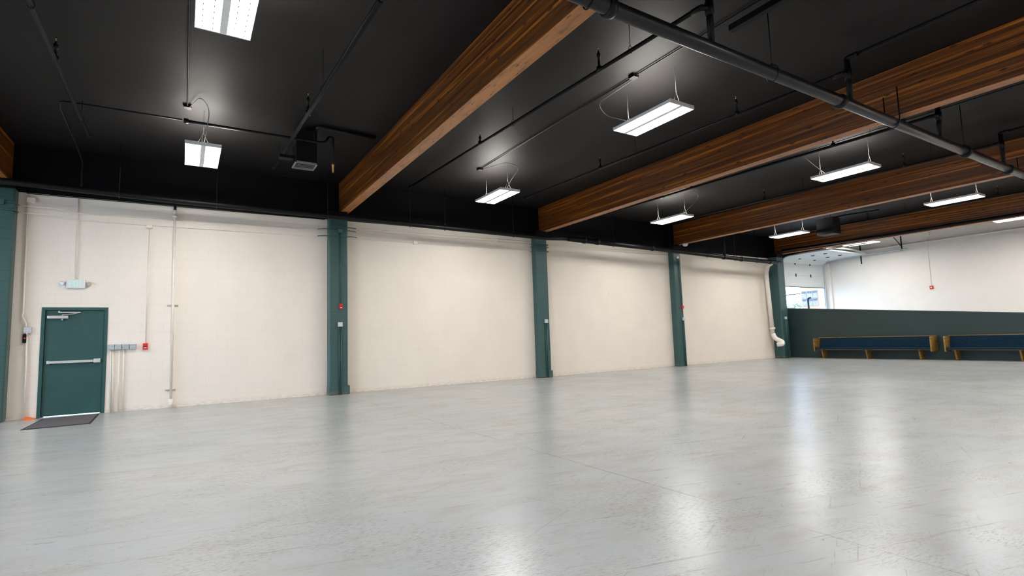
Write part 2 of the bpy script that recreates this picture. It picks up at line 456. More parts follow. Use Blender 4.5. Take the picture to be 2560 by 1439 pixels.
# ------------------------------------------------------------------ exit door (door_1)
d1 = bpy.data.objects.new('door_1', None); COL.objects.link(d1); d1.location = ((DL + DR) / 2, 0, 0)
struct(d1, 'green steel exit door with an aluminium push bar')
fr = MB()
for a, b_ in ((DL, DL + .055), (DR - .055, DR)): fr.box(a, b_, -0.012, .16, 0, DH)
fr.box(DL + .055, DR - .055, -0.012, .16, DH - .055, DH)
fr.box(DL + .055, DL + .085, .075, .16, 0, DH - .055).box(DR - .085, DR - .055, .075, .16, 0, DH - .055).box(DL + .085, DR - .085, .075, .16, DH - .085, DH - .055)
fr.build('door_frame', 'green_door', d1)
slab = MB().box(DL + .060, DR - .060, .03, .074, 0.022, DH - .060, 0.003).build('door_leaf', 'green_door', d1)
pb = MB().box(-0.07, 0.76, -.045, .0, 1.045, 1.095, .006).box(-.075, -.035, -.03, .03, 1.035, 1.105, .004).box(.655, .765, -.05, .03, 1.03, 1.115, .01)
pb.build('push_bar', 'alu', slab)['label'] = 'satin aluminium push bar'
MB().box(.648, .655, -.047, .0, 1.043, 1.097).box(.30, .308, -.0465, -.044, 1.066, 1.074).build('push_bar_gap', 'dark_slot', slab)
cl = MB().box(-.10, .22, -.035, .03, 1.935, 1.995, .008).cyl((.125, -.0, 1.90), (.125, -.0, 1.935), .014)
cl.tube([(.125, 0, 1.995), (.125, 0, 2.015), (.30, -.02, 2.03), (.40, -.05, 2.055)], .010, 8, .02)
cl.box(.09, .42, -.07, -.045, 2.045, 2.068, .003).box(.07, .10, -.075, .0, 2.05, 2.085, .004)
cl.build('door_closer', 'alu', slab)['label'] = 'aluminium door closer with folded arm'
MB().box(DL + .055, DR - .055, -.01, .2, 0.0, 0.008).build('threshold', 'alu', d1)

# ------------------------------------------------------------------ overhead door (door_2)
d2 = bpy.data.objects.new('door_2', None); COL.objects.link(d2); d2.location = ((GL + GR) / 2, -.05, 0)
struct(d2, 'white sectional overhead door, half open, curving back under the ceiling')
prof = [(-.075, 3.20), (-.075, 3.74), (-.075, 4.30), (-.32, 4.50), (-.95, 4.555), (-1.50, 4.565), (-2.05, 4.575)]
for i in range(len(prof) - 1):
    (y0, z0), (y1, z1) = prof[i], prof[i + 1]
    d = Vector((y1 - y0, z1 - z0)); d.normalize(); nn = Vector((-d.y, d.x)) * .022
    e = d * .004
    mb = MB().prism([(y0 + e.x - nn.x, z0 + e.y - nn.y), (y0 + e.x + nn.x, z0 + e.y + nn.y), (y1 - e.x + nn.x, z1 - e.y + nn.y), (y1 - e.x - nn.x, z1 - e.y - nn.y)], 0, GL + .1, GR - .08)
    sec = mb.build('door_section', 'door_panel', d2)
    if i > 0:
        hb = MB()
        for x in (26.36, 27.62):
            hb.box(x - .03, x + .03, y0 - .045, y0 - .02, z0 - .07, z0 + .07, .004) if i < 3 else hb.box(x - .03, x + .03, y0 - .07, y0 + .07, z0 - .05, z0 - .022, .004)
        hb.build('hinge', 'black_pipe', sec)
MB().box(GL + .1, GR - .08, -.10, -.05, 3.175, 3.20).build('bottom_seal', 'mat_edge', d2)
st = MB()
for k in range(12):
    a, b_ = GL + .12 + (GR - .2 - GL - .12) * k / 12, GL + .12 + (GR - .2 - GL - .12) * (k + 1) / 12
    f = lambda x: 4.60 + .10 * math.sin(math.pi * (x - GL - .12) / (GR - GL - .32))
    st.prism([(a, f(a) - .03), (b_, f(b_) - .03), (b_, f(b_) + .03), (a, f(a) + .03)], 1, -2.12, -2.06)
st.build('stiffening_truss', 'door_panel', d2)
for x in (GR - .03, GL + .06):
    MB().tube([(x, -.10, .02), (x, -.10, 4.15), (x, -.16, 4.40), (x, -.45, 4.52), (x, -3.7, 4.56)], .026, 8, .25).build('track', 'galv', d2)
MB().tube([(GR - .06, -.06, 2.3), (GR - .06, -.06, 4.2)], .018, 8).box(GR - .02, GR + .04, -.045, -.0, 1.9, 4.3).build('jamb_angle', 'galv', d2)
for y, zb in ((-3.46, 4.58), (-1.80, 4.15)):
    h = MB().box(GR + .0, GR + .045, y - .02, y + .02, zb, ZC).box(GR - .03, GR + .03, y - .06, y + .06, 4.52, 4.55)
    if y < -3: h.tube([(GR + .02, y - .02, 4.66), (GR + .02, y + .42, ZC)], .016, 6)
    h.build('track_hanger', 'black_pipe', d2)

# ------------------------------------------------------------------ beams
BX = [(-0.96, 'leftmost wooden beam, only its end showing at the left edge of the photo'),
      (5.56, 'nearest fully seen laminated wooden beam, with its stained underside in view, coloured paler for floor bounce'),
      (11.89, 'laminated wooden beam over the second green pilaster from the exit door'),
      (18.27, 'laminated wooden beam ending at the small white dome detector'),
      (24.96, 'farthest laminated wooden beam, above the green half wall')]
for x, lab in BX:
    bx = MB().box(x, x + .228, YB, -0.004, 4.62, ZC - .002, .006, seg=1)
    bx.bm.faces.ensure_lookup_table(); bx.bm.normal_update()
    for f in bx.bm.faces:
        if f.calc_center_median().z < 4.64: f.material_index = 1
    o = bx.build('wooden_beam', ['beam_side', 'beam_soffit_lit'], loc=(x + .114, -8, 4.62))
    tag(o, lab, 'beam', 'laminated wooden roof beams')

# ------------------------------------------------------------------ pilasters
PIL = [(-1.06, -0.62, .27, 'green pilaster cut by the left edge of the photo, beside the exit door'),
       (5.26, 5.715, .27, 'green block pilaster nearest the exit door on its right'),
       (11.57, 11.995, .27, 'green block pilaster with a white outlet box but no red alarm'),
       (17.89, 18.27, .27, 'green block pilaster with a small white beacon near its top'),
       (24.36, 24.86, .45, 'deep green corner pilaster behind the cream drain pipe')]
for i, (a, b_, d, lab) in enumerate(PIL):
    mb = MB().box(a, b_, -d, -0.002, 0, 4.455, .03, seg=3)
    if i in (1, 2): mb.box(a - .005, b_ + .045, -d - .012, -0.001, 0, .215, .02)
    o = mb.build('pilaster', 'green_block', loc=((a + b_) / 2, -d / 2, 0))
    MB().box(a + .01, b_ - .01, -d + .01, -0.004, 4.45, 4.612).build('black_top', 'black_band', o)['label'] = 'black painted top block'
    tag(o, lab, 'pillar', 'green block pilasters along the long wall')

# ------------------------------------------------------------------ hanging twin-panel lamps
def make_lamp():
    root = thing('pendant_light', (0, 0, 4.75), '', 'ceiling light', 'twin panel hanging lamps')
    z = 4.75; w, l = .275, .625
    hs = MB()
    hs.box(-w, w, -l, l, z + .035, z + .055, .004)                       # top pan
    for s in (-1, 1): hs.box(s * (w - .006), s * w, -l, l, z, z + .036)    # side rims
    hs.box(-.038, .038, -l, l, z, z + .05, .004)                         # centre channel
    hs.build('housing', 'white_enamel', root)
    for s in (-1, 1):
        MB().box(-w - .002, w + .002, s * (l - .015), s * (l + .005), z - .002, z + .06, .003).build('end_cap', 'white_enamel', root)
        pan = MB()
        pan.prism([(s * .039, z + .006), (s * (w - .007), z + .006), (s * (w - .02), z + .03), (s * .058, z + .03)], 1, -l + .016, l - .016)
        pan.build('light_panel', 'panel', root)
    ts = MB()
    for s in (-1, 1): ts.box(s * .07, s * .22, -l + .08, l - .08, z + .0555, z + .058)
    ts.build('top_slots', 'upslot', root)
    for s in (-1, 1):
        y = s * (l - .10)
        MB().tube([(-.09, y, z + .055), (0, y, z + .26), (.09, y, z + .055)], .0028, 6).tube([(0, y, z + .26), (0, y, ZC)], .0035, 6).build('hanging_wire', 'wire', root)
    return root
lamp0 = make_lamp()
LAMPS = [(2.42, -2.82, 'twin panel lamp hanging nearest the exit door, its whole square underside showing'),
         (2.50, -7.95, 'large twin panel lamp cut by the top edge, its dashed slots visible'),
         (8.74, -2.73, 'lamp hanging between the first and second wooden beams, the one close to the long wall'),
         (8.68, -7.90, 'lamp between the first and second wooden beams, higher in the picture beside a ceiling box'),
         (15.02, -2.75, 'lamp between the second and third beams, hanging above the third cream wall bay'),
         (14.93, -7.87, 'lamp between the second and third beams, hanging far out from the wall'),
         (21.35, -2.80, 'lamp between the third and fourth beams, beside the far black heater'),
         (20.85, -7.95, 'lamp between the third and fourth beams, hanging in front of the fourth beam'),
         (26.55, -2.90, 'lamp beyond the last beam, just above the open overhead door'),
         (26.30, -7.95, 'lamp beyond the last beam, cut by the right edge of the photo')]
def added_lamps():  # unseen lamps added on the same grid to light the room
    out = []
    for x in (2.45, 8.7, 15.0, 20.95, 26.4):
        for y in (-13.1, -18.2): out.append((x, y))
    for y in (-2.8, -7.9, -13.1): out.append((-3.9, y))
    return out
for i, (x, y, lab) in enumerate(LAMPS):
    o = lamp0 if i == 0 else copy_tree(lamp0)
    o.location = (x, y, 4.75); o['label'] = lab
for x, y in added_lamps():
    o = copy_tree(lamp0); o.location = (x, y, 4.75)
    o['label'] = 'unseen twin panel lamp added outside the frame to light the room'; o['group'] = 'added lamps outside the frame'

# ------------------------------------------------------------------ conduits on the ceiling feeding the lamps
def conduit_run(x, y0, y1, boxes, cords, lab, z=5.395):
    t = thing('ceiling_conduit', (x, (y0 + y1) / 2, z - .02), lab, 'conduit', 'electric conduits along the ceiling')
    MB().tube([(x, y0, z), (x, y1, z)], .011, 8).build('conduit_tube', 'black_pipe', t)
    for y in boxes:
        MB().box(x - .06, x + .06, y - .06, y + .06, z - .03, ZC - .001, .006).build('junction_box', 'black_pipe', t)
    for pts in cords:
        MB().tube(pts, .007, 6, .25).build('lamp_cord', 'cord', t)
conduit_run(2.17, -16, -3.42, [-3.45, -8.6], [[(2.2, -3.5, 5.37), (2.35, -4.1, 5.35), (2.5, -3.75, 5.3), (2.45, -3.4, 4.95), (2.42, -3.3, 4.81)]],
            'black conduit on the ceiling above the two lamps nearest the exit door')
conduit_run(8.28, -16, -2.70, [-2.72, -7.93], [[(8.3, -2.85, 5.37), (8.45, -3.7, 5.3), (8.75, -3.8, 5.2), (8.78, -3.3, 5.0), (8.72, -3.2, 4.81)],
            [(8.3, -8.0, 5.37), (8.32, -7.0, 5.33), (8.6, -6.9, 5.2), (8.66, -7.35, 4.95), (8.68, -7.45, 4.81)]],
            'black conduit on the ceiling between the first and second wooden beams')
conduit_run(14.55, -16, -2.78, [-2.80, -9.2], [[(14.6, -3.0, 5.37), (14.8, -3.9, 5.35), (15.05, -3.8, 5.2), (15.02, -3.4, 4.95), (15.0, -3.2, 4.81)],
            [(14.6, -7.1, 5.39), (14.9, -7.25, 5.1), (14.93, -7.5, 4.81)]],
            'black conduit on the ceiling just beyond the second wooden beam')

# ------------------------------------------------------------------ sprinkler main and branches
YM, ZM, RM = -10.1, 4.49, .078
mn = thing('sprinkler_main_pipe', (12, YM, ZM), 'thick dark sprinkler main crossing under the wooden beams', 'pipe')
MB().tube([(XL + .05, YM, ZM), (XE - .2, YM, ZM + .02)], RM, 20).build('pipe', 'grey_pipe', mn)
for x in (-.4, 5.72, 10.15, 14.75, 17.05, 21.0):
    MB().lathe((x - .045, YM, ZM), (1, 0, 0), [(0, RM), (.002, RM + .018), (.03, RM + .026), (.06, RM + .026), (.088, RM + .018), (.09, RM)], 20).build('coupling', 'black_pipe', mn)
for x in (3.8, 8.49, 14.72, 20.0):
    MB().tube([(x, YM, ZM + .16), (x, YM, ZC)], .008, 6).tube([(x, YM + math.cos(a) * (RM + .006), ZM + .01 + math.sin(a) * (RM + .03)) for a in [2 * math.pi * k / 20 for k in range(20)]], .006, 6, closed=True).sphere((x, YM, ZM + .125), .022, 8).build('hanger', 'black_pipe', mn)
for x in (5.45, 11.78, 18.16, 24.85):
    MB().tube([(x, YM - .1, 5.05), (x, YM - .1, ZM + .02), (x, YM - .05, ZM - RM - .008), (x, YM + .05, ZM - RM - .008), (x, YM + .1, ZM + .02), (x, YM + .1, 4.95)], .009, 6, .05).build('beam_hanger', 'black_pipe', mn)

def branch(x, ya, za, yb, zb, rods, heads, lab, r=.028, riser=True, cam_side=True):
    """pipe from the riser at the main (ya) to its capped end near the wall (yb), with upright heads and rod hangers"""
    t = thing('sprinkler_branch_pipe', (x, (ya + yb) / 2, min(za, zb) - .05), lab, 'pipe', 'sprinkler branch pipes')
    zz = lambda y: za + (zb - za) * (y - ya) / (yb - ya)
    MB().tube([(x, ya, za), (x, yb, zb)], r, 12).lathe((x, yb - .03, zb), (0, 1, 0), [(0, r), (.002, r + .012), (.05, r + .012), (.055, r * .6)], 12).build('pipe', 'black_pipe', t)
    if riser:
        rs = MB().tube([(x + .12, YM, ZM + RM * .7), (x + .12, YM, za + (.24 if cam_side else 0))], r + .012, 12)
        rs.lathe((x + .12, YM, za - .08), (0, 0, 1), [(0, r), (.003, r + .024), (.16, r + .024), (.163, r)], 12)
        rs.tube([(x + .12, YM, za), (x, YM + .02, za), (x, YM + .15, za)], r + .008, 12, .08)
        if cam_side: rs.tube([(x + .12, YM, za + .18), (x + .12, YM, za + .25), (x + .12, YM - .15, za + .25)], r + .012, 12, .08)
        rs.build('riser', 'black_pipe', t)
        if cam_side: MB().tube([(x + .12, YM - .1, za + .25), (x + .12, YB + .5, za + .25)], r, 12).build('rear_pipe', 'black_pipe', t)
    for y in rods:
        MB().tube([(x, y, zz(y) + .06), (x, y, ZC)], .005, 6).tube([(x + math.cos(a) * (r + .004), y, zz(y) + .015 + math.sin(a) * (r + .025)) for a in [2 * math.pi * k / 14 for k in range(14)]], .004, 5, closed=True).build('hanger_rod', 'black_pipe', t)
    for y in heads:
        z = zz(y); top = min(z + .33, ZC - .03)
        hd = MB().lathe((x, y, z - .02), (0, 0, 1), [(0, r + .012), (.07, r + .012), (.075, .017), (top - z - .12, .017), (top - z - .118, .028), (top - z - .06, .026), (top - z - .055, .012), (top - z - .02, .010)], 10)
        o = hd.build('sprinkler_head', 'black_pipe', t)
        dz = top
        MB().lathe((x, y, dz - .04), (0, 0, 1), [(0, .008), (.02, .003), (.032, .003), (.034, .011), (.037, .011)], 10).build('deflector', 'brass', o)
branch(0.68, -16, 5.08, -2.05, 5.10, [-2.85, -6.3], [-5.0], 'black branch pipe over the exit door bay, nearest the left edge', .03, False)
branch(3.79, -8.9, 4.65, -1.63, 5.11, [-2.35, -6.35], [-5.3], 'black branch pipe passing in front of the nearer black heater', .03, False)
MB_b = MB().tube([(3.79, -8.93, 4.65), (3.79, -9.05, 4.64), (3.90, -9.2, 4.64), (3.92, -9.9, 4.64), (3.92, -10.03, 4.60)], .036, 12, .06)
ob = MB_b.build('sprinkler_elbow_pipe', 'black_pipe'); tag(ob, 'black elbow at the top edge joining a branch pipe to the main', 'pipe')
branch(7.18, YM, 4.98, -.85, 5.30, [-2.0, -6.0, -8.95], [-4.75, -8.33], 'black branch pipe with two upright heads just beyond the first wooden beam')
branch(10.34, YM, 4.97, -1.5, 5.20, [-2.05, -5.9], [-4.77, -8.34], 'black branch pipe just in front of the second wooden beam')
branch(13.52, YM, 4.97, -.9, 5.10, [-9.05, -2.0], [-8.35, -4.75], 'black branch pipe emerging from under the second wooden beam', .03)
branch(16.72, YM, 5.00, -1.0, 5.12, [-2.0, -5.95, -8.92], [-4.8, -8.37], 'black branch pipe just in front of the third wooden beam')
branch(19.9, YM, 5.0, -1.0, 5.12, [-2.0, -5.95], [-4.8], 'black branch pipe hidden mostly behind the third wooden beam', .028)
branch(22.95, YM, 5.02, -1.0, 5.06, [-2.0, -5.96], [-4.8, -8.37], 'black branch pipe just in front of the fourth, farthest wooden beam')
tag(MB().tube([(24.78, -.46, 4.74), (24.78, -4.6, 4.68), (24.78, YM + .2, 4.66)], .055, 12).lathe((24.78, -6.6, 4.67), (0, 1, 0), [(0, .05), (.002, .075), (.1, .075), (.102, .05)], 12).build('dark_side_pipe', 'black_pipe'),
    'black pipe running along the lower side of the farthest wooden beam', 'pipe')
tag(MB().tube([(28.4, -2.5, 5.16), (28.4, -16, 5.16)], .03, 10).build('end_bay_pipe', 'black_pipe'), 'thin black pipe high by the cream end wall', 'pipe')

# long black pipe along the wall top
wp = thing('wall_header_pipe', (8, -.45, 4.4), 'long black pipe running along the top of the cream wall', 'pipe')
P1 = [(XL + .1, -.80, 4.50), (-.3, -.80, 4.43), (2.0, -.80, 4.37), (6.0, -.80, 4.335), (11.6, -.82, 4.27), (12.3, -.98, 4.275)]
P2 = [(12.3, -.98, 4.275), (16.6, -1.0, 4.19), (20.9, -1.0, 4.085), (23.4, -1.0, 4.065)]
MB().tube(P1, .064, 16).build('pipe', 'black_pipe', wp)
MB().tube(P2 + [(23.62, -1.0, 4.065)], .080, 16).build('thick_pipe', 'black_pipe', wp)
def zat(P, x):
    for (a, b_) in zip(P[:-1], P[1:]):
        if a[0] <= x <= b_[0]:
            t = (x - a[0]) / (b_[0] - a[0]); return a[1] + (b_[1] - a[1]) * t, a[2] + (b_[2] - a[2]) * t
    return P[-1][1], P[-1][2]
for x in (12.95, 13.5, 16.0, 19.9, 21.0, 22.9):
    y, z = zat(P2, x)
    MB().lathe((x - .05, y, z), (1, 0, 0), [(0, .075), (.002, .098), (.1, .098), (.102, .075)], 16).build('coupling', 'black_pipe', wp)
for x in (1.04, 2.75, 5.1, 7.2, 8.2, 10.4):
    y, z = zat(P1, x)
    MB().tube([(x, y, z + .09), (x, y, ZC)], .006, 6).tube([(x, y + math.cos(a) * .074, z + .012 + math.sin(a) * .09) for a in [2 * math.pi * k / 14 for k in range(14)]], .006, 6, closed=True).build('hanger', 'grey_pipe', wp)
for x in (14.2, 16.9, 18.9, 20.6, 22.0):
    y, z = zat(P2, x)
    MB().tube([(x, y, z + .11), (x, y, ZC)], .006, 6).tube([(x, y + math.cos(a) * .088, z + .012 + math.sin(a) * .11) for a in [2 * math.pi * k / 14 for k in range(14)]], .006, 6, closed=True).build('hanger', 'black_pipe', wp)
y, z = zat(P2, 19.95)
MB().tube([(19.95, y, z + .02), (19.95, y, ZC)], .045, 10).build('drop_pipe', 'black_pipe', wp)
tag(MB().tube([(-.5, -.03, 4.42), (5.2, -.03, 4.425)], .008, 6).build('black_cable', 'black_matte'), 'thin black cable at the top of the cream wall beside the exit door', 'cable')

# cream drain pipe by the corner pilaster
dp = thing('drain_pipe', (23.9, -.3, .6), 'cream painted drain pipe with a hooked elbow beside the corner pilaster', 'pipe')
MB().tube([(23.12, -.93, 4.02), (23.35, -.62, 3.98), (23.82, -.24, 3.72), (23.86, -.21, 3.5), (24.02, -.2, 1.0)], .088, 16, .16).build('pipe', 'cream_paint', dp)
MB().lathe((24.02, -.2, 1.26), (0, 0, 1), [(0, .09), (.003, .115), (.09, .115), (.093, .09)], 16).lathe((23.86, -.21, 3.45), (0, 0, 1), [(0, .09), (.003, .104), (.06, .104), (.063, .09)], 16).build('collar', 'cream_paint', dp)
MB().tube([(24.02, -.2, 1.06), (24.04, -.28, .86), (24.10, -.55, .72), (24.02, -.60, .62), (23.95, -.40, .60)], .095, 16, .14).build('elbow', 'cream_paint', dp)

# ------------------------------------------------------------------ heaters
def heater(x0, x1, y0, y1, z0, z1, lab, grille=True):
    t = thing('unit_heater', ((x0 + x1) / 2, (y0 + y1) / 2, z0), lab, 'heater', 'black ceiling heaters')
    MB().box(x0, x1, y0, y1, z0, z1, .012).build('housing', 'black_matte', t)
    hk = MB()
    for xx in (x0 + .05, x1 - .05): hk.tube([(xx, (y0 + y1) / 2, z1), (xx, (y0 + y1) / 2, ZC)], .006, 6)
    hk.build('hanger_rod', 'black_pipe', t)
    if grille:
        g = MB()
        g.box(x0 - .01, x1 + .01, y0 - .01, y0 + .012, z0 - .03, z0).box(x0 - .01, x1 + .01, y1 - .012, y1 + .01, z0 - .03, z0)
        g.box(x0 - .01, x0 + .012, y0 - .01, y1 + .01, z0 - .03, z0).box(x1 - .012, x1 + .01, y0 - .01, y1 + .01, z0 - .03, z0)
        g.build('grille_frame', 'grille_edge', t)
        s = MB()
        for k in range(4):
            y = y0 + (y1 - y0) * (k + 1) / 5
            s.box(x0 + .01, x1 - .01, y - .012, y + .006, z0 - .022, z0 - .014, 0, Matrix.Rotation(.5, 3, 'X'), ((x0 + x1) / 2, y, z0 - .018))
        s.build('louvre_blades', 'grille_edge', t)
    return t
h1 = heater(3.93, 4.31, -3.44, -3.04, 4.72, 5.36, 'tall black heater with a grey louvred grille, near the first wooden beam')
MB().box(3.66, 3.93, -3.30, -3.15, 4.80, 4.86, .01).build('control_box', 'black_matte', h1)
MB().tube([(4.25, -3.3, 5.37), (4.3, -3.64, 5.375), (5.4, -3.60, 5.375)], .035, 12, .08).build('flue_pipe', 'black_pipe', h1)
h2 = heater(21.85, 22.35, -4.15, -3.55, 4.62, 5.22, 'far black box heater hanging in front of the fourth wooden beam', False)
MB().tube([(22.3, -3.9, 5.26), (22.5, -4.3, 5.30), (22.9, -5.2, 5.32)], .03, 8, .1).build('flue_pipe', 'black_pipe', h2)
gp = thing('gas_pipe', (3, -3.5, 5.0), 'black gas pipe with a loop and a brass-ended drop beside the nearer heater', 'pipe')
MB().tube([(2.16, -3.50, 5.12), (4.30, -3.55, 5.10), (4.44, -3.55, 5.12), (4.5, -3.55, 5.24), (4.58, -3.55, 5.24), (4.58, -3.55, 4.74)], .026, 12, .06).build('pipe', 'black_pipe', gp)
MB().lathe((4.58, -3.55, 4.55), (0, 0, 1), [(0, .016), (.12, .018), (.122, .024), (.19, .026)], 10).build('valve', 'brass', gp)
MB().lathe((2.12, -3.50, 5.12), (1, 0, 0), [(0, .026), (.003, .044), (.07, .044), (.073, .03)], 12).build('end_fitting', 'black_pipe', gp)
MB().tube([(4.23, -3.55, 5.10), (4.23, -3.55, ZC)], .006, 6).build('hanger_rod', 'black_pipe', gp)
tag(MB().tube([(2.1, -3.50, 5.13), (.62, -3.47, 5.13), (.50, -3.44, 5.13), (.46, -3.2, 5.12), (.40, -.9, 5.12), (.40, -.5, 5.05), (.40, -.5, 4.55)], .016, 8, .12).build('black_wall_conduit', 'black_pipe'),
    'thin black conduit turning from the ceiling down to the wall above the exit door', 'conduit')
tag(MB().box(8.00, 8.09, -15, -9.86, 5.05, 5.13, .004).build('dark_strip_channel', 'black_matte'), 'black strip channel hung at the top edge beside the sprinkler main', 'channel')

# ------------------------------------------------------------------ wall conduits, boxes
YW = -.022
def conduit(pts, r, lab, mat='cream_paint', name='wall_conduit', bend=.05, group='cream conduits on the long wall'):
    return tag(MB().tube(pts, r, 8, bend).build(name, mat), lab, 'conduit', group)
t = thing('wall_conduit', (-.44, YW, 0), 'cream conduit rising beside the left edge pilaster to a square box', 'conduit', 'cream conduits on the long wall')
MB().tube([(-.475, -.045, 4.27), (-.455, -.045, 2.05), (-.47, -.045, 2.0), (-.405, -.045, 1.84), (-.405, -.045, 1.77)], .016, 8, .05).tube([(-.385, -.045, 1.66), (-.37, -.045, .9), (-.36, -.045, 0.0)], .016, 8).build('conduit_tube', 'cream_paint', t)
MB().box(-.49, -.36, -.075, 0, 4.24, 4.34, .006).build('junction_box', 'cream_paint', t)
MB().box(-.40, -.33, -.05, -.0, .86, .88).box(-.49, -.42, -.05, 0, 2.3, 2.32).build('strap', 'cream_paint', t)
conduit([(.30, YW, 4.43), (.315, YW, 2.73)], .010, 'thin cream conduit dropping to the exit sign')
t = thing('wall_conduit', (1.52, YW, 1.4), 'thin cream conduit dropping from a square box to the red pull station', 'conduit', 'cream conduits on the long wall')
MB().tube([(1.52, YW, 3.9), (1.52, YW, 1.40)], .010, 8).build('conduit_tube', 'cream_paint', t)
MB().box(1.465, 1.575, -.06, 0, 3.89, 3.975, .006).build('junction_box', 'cream_paint', t)
t = thing('riser_pipe', (1.99, -.06, 0), 'thicker cream pipe rising full height from a floor sleeve right of the exit door', 'pipe')
MB().tube([(2.0, -.06, 0.15), (1.98, -.06, 4.30)], .025, 12).build('pipe', 'cream_paint', t)
MB().tube([(2.0, -.06, 0.0), (2.0, -.06, .19)], .045, 14).build('floor_sleeve', 'cream_paint', t)
MB().lathe((1.98, -.06, 4.16), (0, 0, 1), [(0, .025), (.01, .042), (.05, .046), (.055, .030), (.11, .032), (.115, .042), (.17, .038)], 12).build('union_fitting', 'cream_paint', t)
MB().tube([(1.98, -.06, 4.3), (1.98, -.06, 4.43)], .028, 10).build('black_stub', 'black_pipe', t)
for z in (2.21, .385, 4.12):
    x0, x1 = (1.885, 2.085) if z < 4 else (1.83, 2.12)
    MB().box(x0, x1, -.033, 0, z - .014, z - .009).box(x0, x1, -.033, 0, z + .009, z + .014).box(x0, x1, -.033, -.028, z - .014, z - .004).build('wall_strut', 'cream_paint', t)
conduit([(-.62, -.10, 4.15), (-.05, -.09, 4.15), (.33, -.03, 4.10), (1.9, YW, 4.12), (4.6, YW, 4.13), (5.1, -.2, 4.13)], .010, 'upper of the two cream conduits crossing above the exit door', bend=.1)
conduit([(-.62, -.10, 4.01), (-.1, -.09, 4.01), (.36, -.03, 3.955), (1.45, YW, 3.955), (4.6, YW, 3.97), (5.1, -.2, 3.96)], .010, 'lower of the two cream conduits crossing above the exit door', bend=.1)
conduit([(5.90, -.2, 3.98), (6.35, YW, 3.98), (11.4, YW, 4.0), (11.45, -.05, 4.0)], .010, 'lowest cream conduit in the second wall bay, with a small square box', bend=.1)
conduit([(5.86, -.2, 4.16), (6.30, YW, 4.19), (11.5, YW, 4.22)], .009, 'middle cream conduit in the second wall bay, just under the top', bend=.1)
conduit([(5.86, -.2, 4.22), (6.25, YW, 4.26), (11.5, YW, 4.30)], .009, 'topmost cream conduit in the second wall bay', bend=.1)
conduit([(12.05, -.1, 4.24), (12.3, YW, 4.24), (17.85, YW, 4.29)], .008, 'upper thin conduit along the top of the third wall bay')
conduit([(12.05, -.1, 4.17), (12.3, YW, 4.17), (17.85, YW, 4.22)], .008, 'lower thin conduit along the top of the third wall bay')
for x, z, lab in ((7.64, 4.0, 'small square cream box on the lowest conduit of the second wall bay'), (10.26, 4.24, 'small square cream box high in the second wall bay, farther right')):
    tag(MB().box(x - .06, x + .06, -.06, 0, z - .055, z + .055, .006).build('junction_box', 'cream_paint'), lab, 'electrical box')
tag(MB().box(14.76, 15.06, -.006, 0, 2.60, 2.76, .002).build('blank_cover_plate', 'cream_block'), 'flat rectangular plate painted over in the third wall bay', 'cover plate')

# green conduits wrapping the pilasters
def green(pts, r, lab, bend=.05):
    return tag(MB().tube(pts, r, 8, bend).build('pilaster_conduit', 'green_paint'), lab, 'conduit', 'green conduits on the pilasters')
YP = -.295
green([(5.0, -.17, 3.955), (5.12, -.30, 3.95), (5.85, -.30, 3.97), (5.97, -.18, 3.98)], .013, 'lowest green conduit bridging the first full pilaster')
green([(5.0, -.17, 4.13), (5.12, -.30, 4.13), (5.42, -.30, 4.13)], .011, 'middle green conduit reaching the first full pilaster from its left')
green([(5.62, -.30, 4.12), (5.80, -.30, 4.12), (5.93, -.22, 4.12)], .011, 'middle green conduit leaving the first full pilaster to the right')
green([(5.32, -.29, 4.36), (5.38, -.31, 4.25), (5.5, -.315, 4.20), (5.80, -.31, 4.20), (5.93, -.24, 4.20)], .011, 'topmost curved green conduit on the first full pilaster')
green([(-1.05, -.30, 4.02), (-.59, -.30, 4.01), (-.59, -.12, 4.01)], .010, 'lower green conduit on the pilaster at the left edge')
green([(-.78, -.30, 4.16), (-.59, -.30, 4.16), (-.59, -.12, 4.15)], .010, 'upper green conduit on the pilaster at the left edge')
tag(MB().box(-.90, -.76, -.33, -.272, 4.10, 4.22, .01).build('junction_box', 'green_paint'), 'green box on the pilaster at the left edge', 'electrical box')
tag(MB().box(5.47, 5.58, -.325, -.272, 4.05, 4.16, .02, seg=3).build('junction_box', 'green_paint'), 'green octagonal box near the top of the first full pilaster', 'electrical box')
for z, l in ((4.18, 'upper'), (4.10, 'middle'), (3.96, 'lower')):
    green([(11.46, -.12, z + .0), (11.5, -.30, z), (12.04, -.30, z), (12.10, -.12, z)], .010, l + ' green conduit bridging the second full pilaster')

def pull_station(x, z, yb, s, lab, drop_from=None):
    t = thing('fire_alarm_pull_station', (x, yb, z - .07 * s), lab, 'fire alarm', 'red fire alarm pull stations')
    MB().box(x - .042 * s, x + .042 * s, yb - .05 * s, yb, z - .065 * s, z + .065 * s, .006).build('body', 'red', t)
    MB().box(x - .03 * s, x + .03 * s, yb - .060 * s, yb - .05 * s, z - .006 * s, z + .012 * s, .002).build('handle', 'dark_slot', t)
    MB().box(x - .02 * s, x + .02 * s, yb - .058 * s, yb - .05 * s, z - .034 * s, z - .020 * s, .001).build('label_plate', 'white_enamel', t)
    return t
pull_station(1.515, 1.33, 0, 1.05, 'red fire alarm pull station on the cream wall right of the exit door')
pull_station(5.535, 2.18, -.27, 1.0, 'red fire alarm on the first full green pilaster')
pull_station(18.20, 2.20, -.27, 1.0, 'tiny red fire alarm on the pilaster with the white beacon')
t = thing('fire_alarm_pull_station', (29.09, -4.33, 2.8), 'red fire alarm high on the far cream end wall', 'fire alarm', 'red fire alarm pull stations')
MB().box(29.04, 29.099, -4.38, -4.26, 2.74, 2.88, .008).build('body', 'red', t)
MB().box(29.03, 29.04, -4.345, -4.295, 2.78, 2.84, .003).build('label_plate', 'white_enamel', t)
